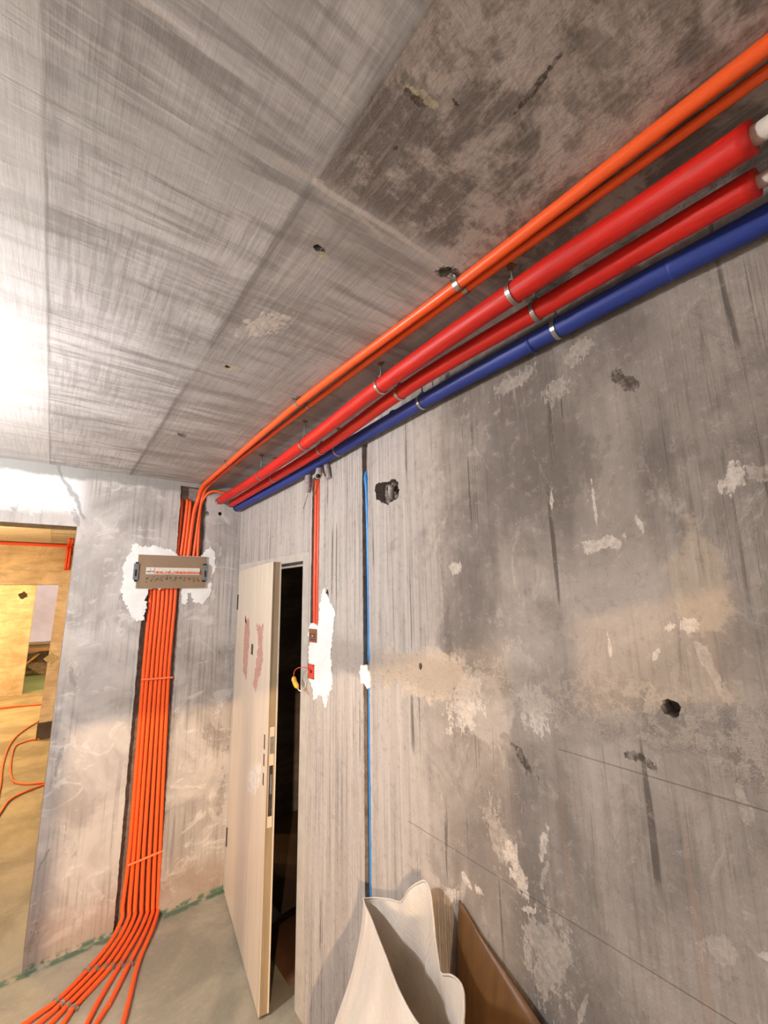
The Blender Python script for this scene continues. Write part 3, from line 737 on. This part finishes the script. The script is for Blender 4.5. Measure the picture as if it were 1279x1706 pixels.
t = empty('wire_connector', rw(494, 1135, .03), 'yellow connector hanging on a thin red wire from the red socket box', 'connector')
tubeo('wire', [rw(519, 1118, .006), rw(511, 1113, .03), rw(500, 1112, .05), rw(491, 1117, .055), rw(489, 1128, .055)], .0022, 'redbox', t, seg=8)
bm = bmesh.new(); tube(bm, smoothpath([rw(489, 1127, .055), rw(490, 1134, .055), rw(493, 1141, .055), rw(496, 1146, .055)], 4), .01, 10, rad=lambda i: (.006, .010, .012, .013, .013, .012, .013, .013, .013, .013, .011, .009, .006)[min(i, 12)])
link('connector_body', bm, 'yellow', t, True)
tubeo('wire_tail', [rw(495, 1145, .055), rw(498, 1150, .05), rw(503, 1151, .04), rw(508, 1144, .012), rw(510, 1136, .004)], .0026, 'white', t, seg=8)
# corrugated hose ends under the blue pipe
def hose(name, pts, r, lab):
    t = empty(name, pts[0], lab, 'hose', 'corrugated hose ends above the door')
    bm = bmesh.new(); P = smoothpath(pts, 14); tube(bm, P, r, 16, rad=lambda i: r*(1.0 if i % 4 < 2 else .78)); link('corrugated_skin', bm, 'hose', t)
    return t, P
t, P = hose('corrugated_hose', [rw(512, 780, .0195), rw(513, 794, .0195), rw(513, 808, .019), rw(512, 820, .014)], .0185, 'grey corrugated hose end hanging straight down under the blue pipe')
tubeo('hanging_wire', [rw(513, 822, .014), rw(509, 836, .012), rw(505, 848, .01)], .0016, 'wire', t, seg=6)
t, P = hose('corrugated_hose', [rw(532, 774, .0200), rw(532, 781, .025), rw(531, 788, .045), rw(530, 793, .062)], .019, 'grey corrugated hose with open end facing out, above the red conduits')
q = Vector(rw(530, 793, .0625)); d = Vector(P[-1])-Vector(P[-2]); d.normalize()
tubeo('hose_opening', [q, q+d*.002], .012, 'black', t, 2, 14)
tubeo('hanging_wire', [rw(530, 793, .064), rw(531, 802, .03), rw(528, 812, .006), rw(524, 824, .002)], .002, 'wire', t, seg=6)
t, P = hose('corrugated_hose', [rw(543, 770, .015), rw(544, 779, .018), rw(546, 788, .016), rw(548, 797, .012)], .014, 'slim grey corrugated hose end bending toward the right, beside the open-ended one')

# ------------------------------------------------------------------ door leaf, ajar into the room
hx, hy = 1.078, 3.170
fx, fy = .940, 2.232
u = Vector((fx-hx, fy-hy, 0)); LW = u.length; u.normalize(); nrm = Vector((-u.y, u.x, 0))   # nrm points into the wall side
if nrm.x < 0: nrm = -nrm
D = empty('steel_door', (hx, hy, .01), 'cream steel door standing ajar beside the back corner, lock edge showing', 'door')
def dpt(s_, t_, z): q = Vector((hx, hy, 0))+u*s_+nrm*t_; return (q.x, q.y, z)
def dbox(name, s0, s1, t0, t1, za, zb, mat, par, bev=0):
    bm = bmesh.new(); v = [bm.verts.new(dpt(a, b, c)) for a in (s0, s1) for b in (t0, t1) for c in (za, zb)]
    for f in ((0,1,3,2), (4,6,7,5), (0,4,5,1), (2,3,7,6), (0,2,6,4), (1,5,7,3)): bm.faces.new([v[i] for i in f])
    if bev: bmesh.ops.bevel(bm, geom=bm.edges[:], offset=bev, segments=2, affect='EDGES')
    return link(name, bm, mat, par)
ZT = 2.085
dbox('front_skin', 0, LW, 0, .004, .012, ZT, 'cream', D, .001)
core = dbox('door_core', .002, LW-.004, .004, .040, .012, ZT-.002, 'cream_edge', D)
dbox('back_skin', .002, LW-.001, .040, .048, .012, ZT, 'cream', D, .001)
lp = dbox('lock_plate', LW-.004, LW-.0015, .012, .036, .78, 1.24, 'cream', D)
dbox('latch_bolt', LW-.006, LW+.001, .014, .034, 1.115, 1.195, 'steel', lp)
dbox('lock_slot', LW-.006, LW-.001, .014, .034, .83, 1.06, 'chip', lp)
dbox('dead_bolt', LW-.006, LW+.0005, .020, .030, .93, 1.02, 'grey', lp)
for zc, hh in ((1.16, .035), (1.075, .028), (.985, .028)): dbox('key_hole', LW-.062, LW-.046, -.0015, .002, zc-hh, zc+hh, 'black', D, .0006)
for zc in (1.86, .34): dbox('hinge', -.012, .004, -.006, .03, zc-.055, zc+.055, 'chip', D, .002)
def dpx(x, y):       # measured point on the leaf's front face -> (along, up)
    d = ray(x, y); P0 = Vector((hx, hy, 0)); t_ = (P0-O).dot(nrm)/d.dot(nrm); q = O+d*t_; return ((q-P0).dot(u), q.z)
def dpatch(name, pts, mat, th=.0012, amp=.004, seed=0):
    poly = ragged([Vector(dpx(*p_)) for p_ in pts], amp, .006, seed); bm = bmesh.new()
    A = [bm.verts.new(dpt(q.x, .001, q.y)) for q in poly]; B = [bm.verts.new(dpt(q.x, -th, q.y)) for q in poly]; n = len(poly)
    bm.faces.new(A); bm.faces.new(B[::-1])
    for i in range(n): bm.faces.new((A[i], A[(i+1) % n], B[(i+1) % n], B[i]))
    return link(name, bm, mat, D)
dpatch('torn_paper_remnant', [(408,1040),(414,1030),(416,1060),(413,1090),(410,1130),(405,1120),(406,1080)], 'pink', amp=.016, seed=1)
dpatch('torn_paper_remnant', [(428,1040),(438,1042),(436,1070),(438,1100),(434,1120),(426,1150),(422,1140),(426,1110),(430,1080)], 'pink', amp=.018, seed=2)
dpatch('torn_paper_remnant', [(419,1072),(422,1074),(421,1092),(418,1090)], 'chip', amp=.004, seed=3)
dpatch('torn_paper_remnant', [(409,1026),(412,1040),(410,1044),(408,1034)], 'chip', amp=.003, seed=4)
dpatch('plaster_smear', [(416,1285),(426,1272),(434,1272),(434,1300),(424,1326),(411,1314)], 'skim_light', amp=.01, seed=5)

# brown sheet lying inside the doorway
def sheet(name, rows, th, mat, parent=None, smooth=True):
    bm = bmesh.new(); G = [[bm.verts.new(p_) for p_ in r_] for r_ in rows]
    for A, B in zip(G, G[1:]):
        for i in range(len(A)-1): bm.faces.new((A[i], A[i+1], B[i+1], B[i]))
    bmesh.ops.recalc_face_normals(bm, faces=bm.faces)
    o = link(name, bm, mat, parent, smooth)
    m = o.modifiers.new('thickness', 'SOLIDIFY'); m.thickness = th; m.offset = 0
    return o
rows = []
for i in range(9):
    v = i/8; rows.append([(1.12+.62*v, 2.72-.42*w_/8+.10*v, .012+.16*math.sin(w_/8*math.pi*.5)*(v)) for w_ in range(9)])
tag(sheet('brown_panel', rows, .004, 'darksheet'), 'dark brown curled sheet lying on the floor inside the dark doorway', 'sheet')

# ------------------------------------------------------------------ white sack
def on_x(x, y, X): return Vector(at(x, y, 0, X))
rim = [on_x(605,1497,1.02), on_x(625,1496,1.055), on_x(648,1498,1.06), on_x(668,1502,1.055), on_x(681,1482,1.05), on_x(696,1471,1.05), on_x(708,1468,1.045),
       on_x(716,1484,1.03), on_x(720,1512,1.02), on_x(725,1560,.99), on_x(731,1600,.96), on_x(735,1622,.93), on_x(752,1625,.91), on_x(768,1640,.88), on_x(773,1668,.85), on_x(768,1712,.80),
       on_x(735,1740,.76), on_x(705,1716,.75), on_x(685,1690,.765), on_x(662,1645,.80), on_x(645,1600,.85), on_x(630,1562,.89), on_x(618,1530,.95), on_x(608,1508,.985)]
rimS = smoothpath(rim+[rim[0]], 5)[:-1]
n = len(rimS)
cx, cy = .87, 1.19
rows = []
for j in range(19):
    v = j/18; row = []
    for i, q in enumerate(rimS):
        # elliptical body below, keyed to the angle of the rim point around the sack's axis
        fr = i/n; a = math.radians(107) - fr*2*math.pi
        ex, ey = .175, .265
        base = Vector((cx+ex*math.cos(a+.0)*1.0, cy+ey*math.sin(a), 0))
        base.x = min(base.x, .985 if base.y < 1.2 else 1.05)
        s_ = min(1, v*1.5); s_ = s_*s_*(3-2*s_)
        p_ = Vector((q.x*(1-s_)+base.x*s_, q.y*(1-s_)+base.y*s_, q.z*(1-v)+.004*v))
        w_ = .018*math.sin(fr*31+v*4)*math.sin(v*math.pi)+.034*noise.noise(Vector((fr*9, v*5, 1.3)))*min(1, v*4)*(1-v*.6)
        dirv = Vector((p_.x-cx, p_.y-cy, 0)); dirv.normalize()
        p_ += dirv*w_; p_.x = min(p_.x, 1.08)
        row.append(tuple(p_))
    row.append(row[0]); rows.append(row)
bm = bmesh.new(); G = [[bm.verts.new(p_) for p_ in r_[:-1]] for r_ in rows]
for A, B in zip(G, G[1:]):
    for i in range(n): bm.faces.new((A[i], A[(i+1) % n], B[(i+1) % n], B[i]))
bm.faces.new(G[-1])
SK = empty('woven_sack', (cx, cy, 0), 'tall white woven sack standing open against the right wall', 'sack')
so = link('sack_body', bm, 'sack', SK, True); m = so.modifiers.new('thickness', 'SOLIDIFY'); m.thickness = .0015; m.offset = 0
m = so.modifiers.new('smooth', 'SUBSURF'); m.levels = 1; m.render_levels = 1
tubeo('rim_hem', [tuple(q) for q in rimS]+[tuple(rimS[0])], .0028, 'sack', SK, n=1, seg=8)

# brown hardboard offcut leaning on the wall
Lp = [on_x(765,1500,1.084), on_x(762,1560,1.078), on_x(759,1640,1.070), on_x(757,1706,1.063)]
Rp = [on_x(766,1500,1.085), on_x(803,1562,1.082), on_x(850,1630,1.074), on_x(901,1706,1.065)]
Lp += [Vector((1.055, Lp[3].y, Lp[3].z-.11)), Vector((1.045, Lp[3].y, .35)), Vector((1.025, Lp[3].y, .006))]
Rp += [Vector((1.058, Rp[3].y-.14, Rp[3].z-.11)), Vector((1.045, Rp[3].y-.24, .40)), Vector((1.025, Rp[3].y-.24, .006))]
Lp, Rp = [[a.lerp(b, k/3) for a, b in zip(Q, Q[1:]) for k in range(3)]+[Q[-1]] for Q in (Lp, Rp)]
rows = []
for A, B in zip(Lp, Rp):
    A = Vector((max(min(A.x, 1.085), .72), A.y, A.z)); B = Vector((max(min(B.x, 1.085), .72), B.y, B.z))
    rows.append([tuple(A.lerp(B, k/10)+Vector((-.022*math.sin(k/10*math.pi)*min(1, (A-B).length*3), 0, 0))) for k in range(11)])
tag(sheet('hardboard_offcut', rows, .004, 'kraft'), 'pointed brown hardboard sheet leaning on the right wall beside the white sack', 'board')

# ------------------------------------------------------------------ things in the rooms beyond
def cable(pts, r, lab, grp='orange cables on the floor of the next room'):
    P = []
    for a, b in pts: q = at(a, b, 2, r+.001); P.append(tuple(q))
    tag(tubeo('floor_cable', P, r, 'orange_cable', seg=10), lab, 'cable', grp)
cable([(64,1200),(60.5,1203.6),(45,1213),(28,1226),(16,1241),(8.4,1258.6),(3,1282),(1,1304),(-4,1330)], .011, 'outermost orange cable curving over the lit floor beyond the opening')
cable([(66,1231.5),(55,1232.5),(39.4,1236.7),(24.6,1244.4),(18.3,1267),(17.6,1286.6),(23.2,1302),(42,1306.3),(70.4,1304.2),(95,1302)], .0095, 'orange cable bent in a hook shape on the floor beyond the opening')
cable([(95,1300),(70.4,1308.4),(39.4,1320.4),(15.5,1333.7),(0,1355),(-12,1375)], .010, 'nearest orange cable slanting over the floor beyond the opening')
cable([(-10,1180.5),(0,1179.7),(33.8,1176),(66,1173.5),(90,1171)], .018, 'distant orange cable running straight across the yellow-lit floor')
yy = Y2-.03
q0, q1 = at(-60, 905, 1, yy), at(124, 911, 1, yy)
tag(tubeo('beam_conduit', [(q0.x-1.2, yy, HC-.03), (0, yy, HC-.03), (q1.x+.8, yy, HC-.03)], .022, 'copper', seg=10), 'red conduit running along the beam top in the next room', 'conduit')
for k, dx in enumerate((0, .05)):
    c = at(117+k*2.5, 890, 1, yy-.5)
    tag(tubeo('ceiling_drop_conduit', [(c.x+dx*.3, 7.2, HC-.02), (c.x+dx*.3, yy-.06, HC-.03), (c.x+dx*.3, yy-.03, HC-.1), (c.x+dx*.3, yy, 2.33)], .016, 'copper', seg=10), 'short red conduit dropping at the corner of the next room, %s' % ('left' if k == 0 else 'right'), 'conduit', 'corner conduits in the next room')
for (a, b, lab) in ((119, 922, 'small round brown junction box near the beam in the next room, upper'), (117, 942, 'round brown junction box near the beam in the next room, lower and larger')):
    c = at(a, b, 1, yy); bm = bmesh.new(); prism(bm, circle((c.x, c.z), .035 if b < 930 else .045, 14), 1, yy-.01, Y2)
    tag(link('junction_box', bm, 'brown'), lab, 'junction box', 'junction boxes in the next room')
c = at(85, 1097, 1, Y2); bm = bmesh.new()
prism(bm, [Vector((c.x+.085*math.cos(a), c.z+.085*math.sin(a))) for a in (0, math.pi/2, math.pi, 1.5*math.pi)], 1, Y2-.012, Y2)
tag(link('square_plate', bm, 'sand'), 'pale square plate turned on its corner on the pier of the next room', 'plate')
# rubble heap and sticks under the far window
t = empty('rubble_heap', (.0, 15.2, 0), 'brown rubble heap under the far window', 'rubble')
bm = bmesh.new(); bmesh.ops.create_icosphere(bm, subdivisions=4, radius=1)
for v in bm.verts:
    v.co = Vector((v.co.x*1.2, v.co.y*.5, v.co.z*.55)); v.co *= 1+.3*noise.fractal(v.co*3, 1, 2, 4); v.co.z = max(v.co.z, -.05)
bmesh.ops.translate(bm, verts=bm.verts, vec=(.1, 15.15, .05)); link('heap', bm, 'rough', t)
a = at(42, 1107, 1, 14.0); b = at(66, 1088, 1, 14.5)
tag(tubeo('wooden_stick', [tuple(a), tuple(b)], .03, 'wood', n=2, seg=6), 'pale stick leaning diagonally on the rubble heap', 'stick')
c = at(70, 1082, 1, 14.45)
tag(boxo('wooden_board', (c.x-.35, 14.35, c.z-.03), (c.x+.35, 14.8, c.z+.02), 'wood'), 'pale board lying across the top of the rubble heap', 'board')
c = at(15, 992, 1, 11.9); bm = bmesh.new(); prism(bm, circle((c.x-.02+.25, c.z), .07, 12, .3, 3), 1, 11.89, 11.9)
link('chipped_spot', bm, 'chip', bpy.data.objects['wall_partition'])

# ------------------------------------------------------------------ lamps
def bulb(loc, col, st, r, label, drop):
    t = empty('hanging_bulb', loc, label, 'lamp')
    bm = bmesh.new(); bmesh.ops.create_uvsphere(bm, u_segments=24, v_segments=14, radius=r)
    bmesh.ops.translate(bm, verts=bm.verts, vec=loc); link('glass_globe', bm, glow('lit_globe', col, st), t, True)
    x, y, z = loc
    tubeo('lamp_socket', [(x, y, z+r*.85), (x, y, z+r+.05)], .018, 'white', t, 2, 14)
    tubeo('lamp_cord', [(x, y, z+r+.05), (x, y, HC)], .003, 'wire', t, 2, 8)
bulb(LAMP_POS, (.97, .98, 1.0), 700, .075, 'white glowing bulb hanging from the ceiling left of the view', 0)
for i, (x, y, z, e) in enumerate(far_lamps):
    bulb((x, y, z), (1.0, .62, .25), e*11.0, .06, ['warm glowing bulb hanging in the next room', 'warm glowing bulb hanging in the room past the pier', 'warm glowing bulb hanging near the far window'][i], 0)
settle()
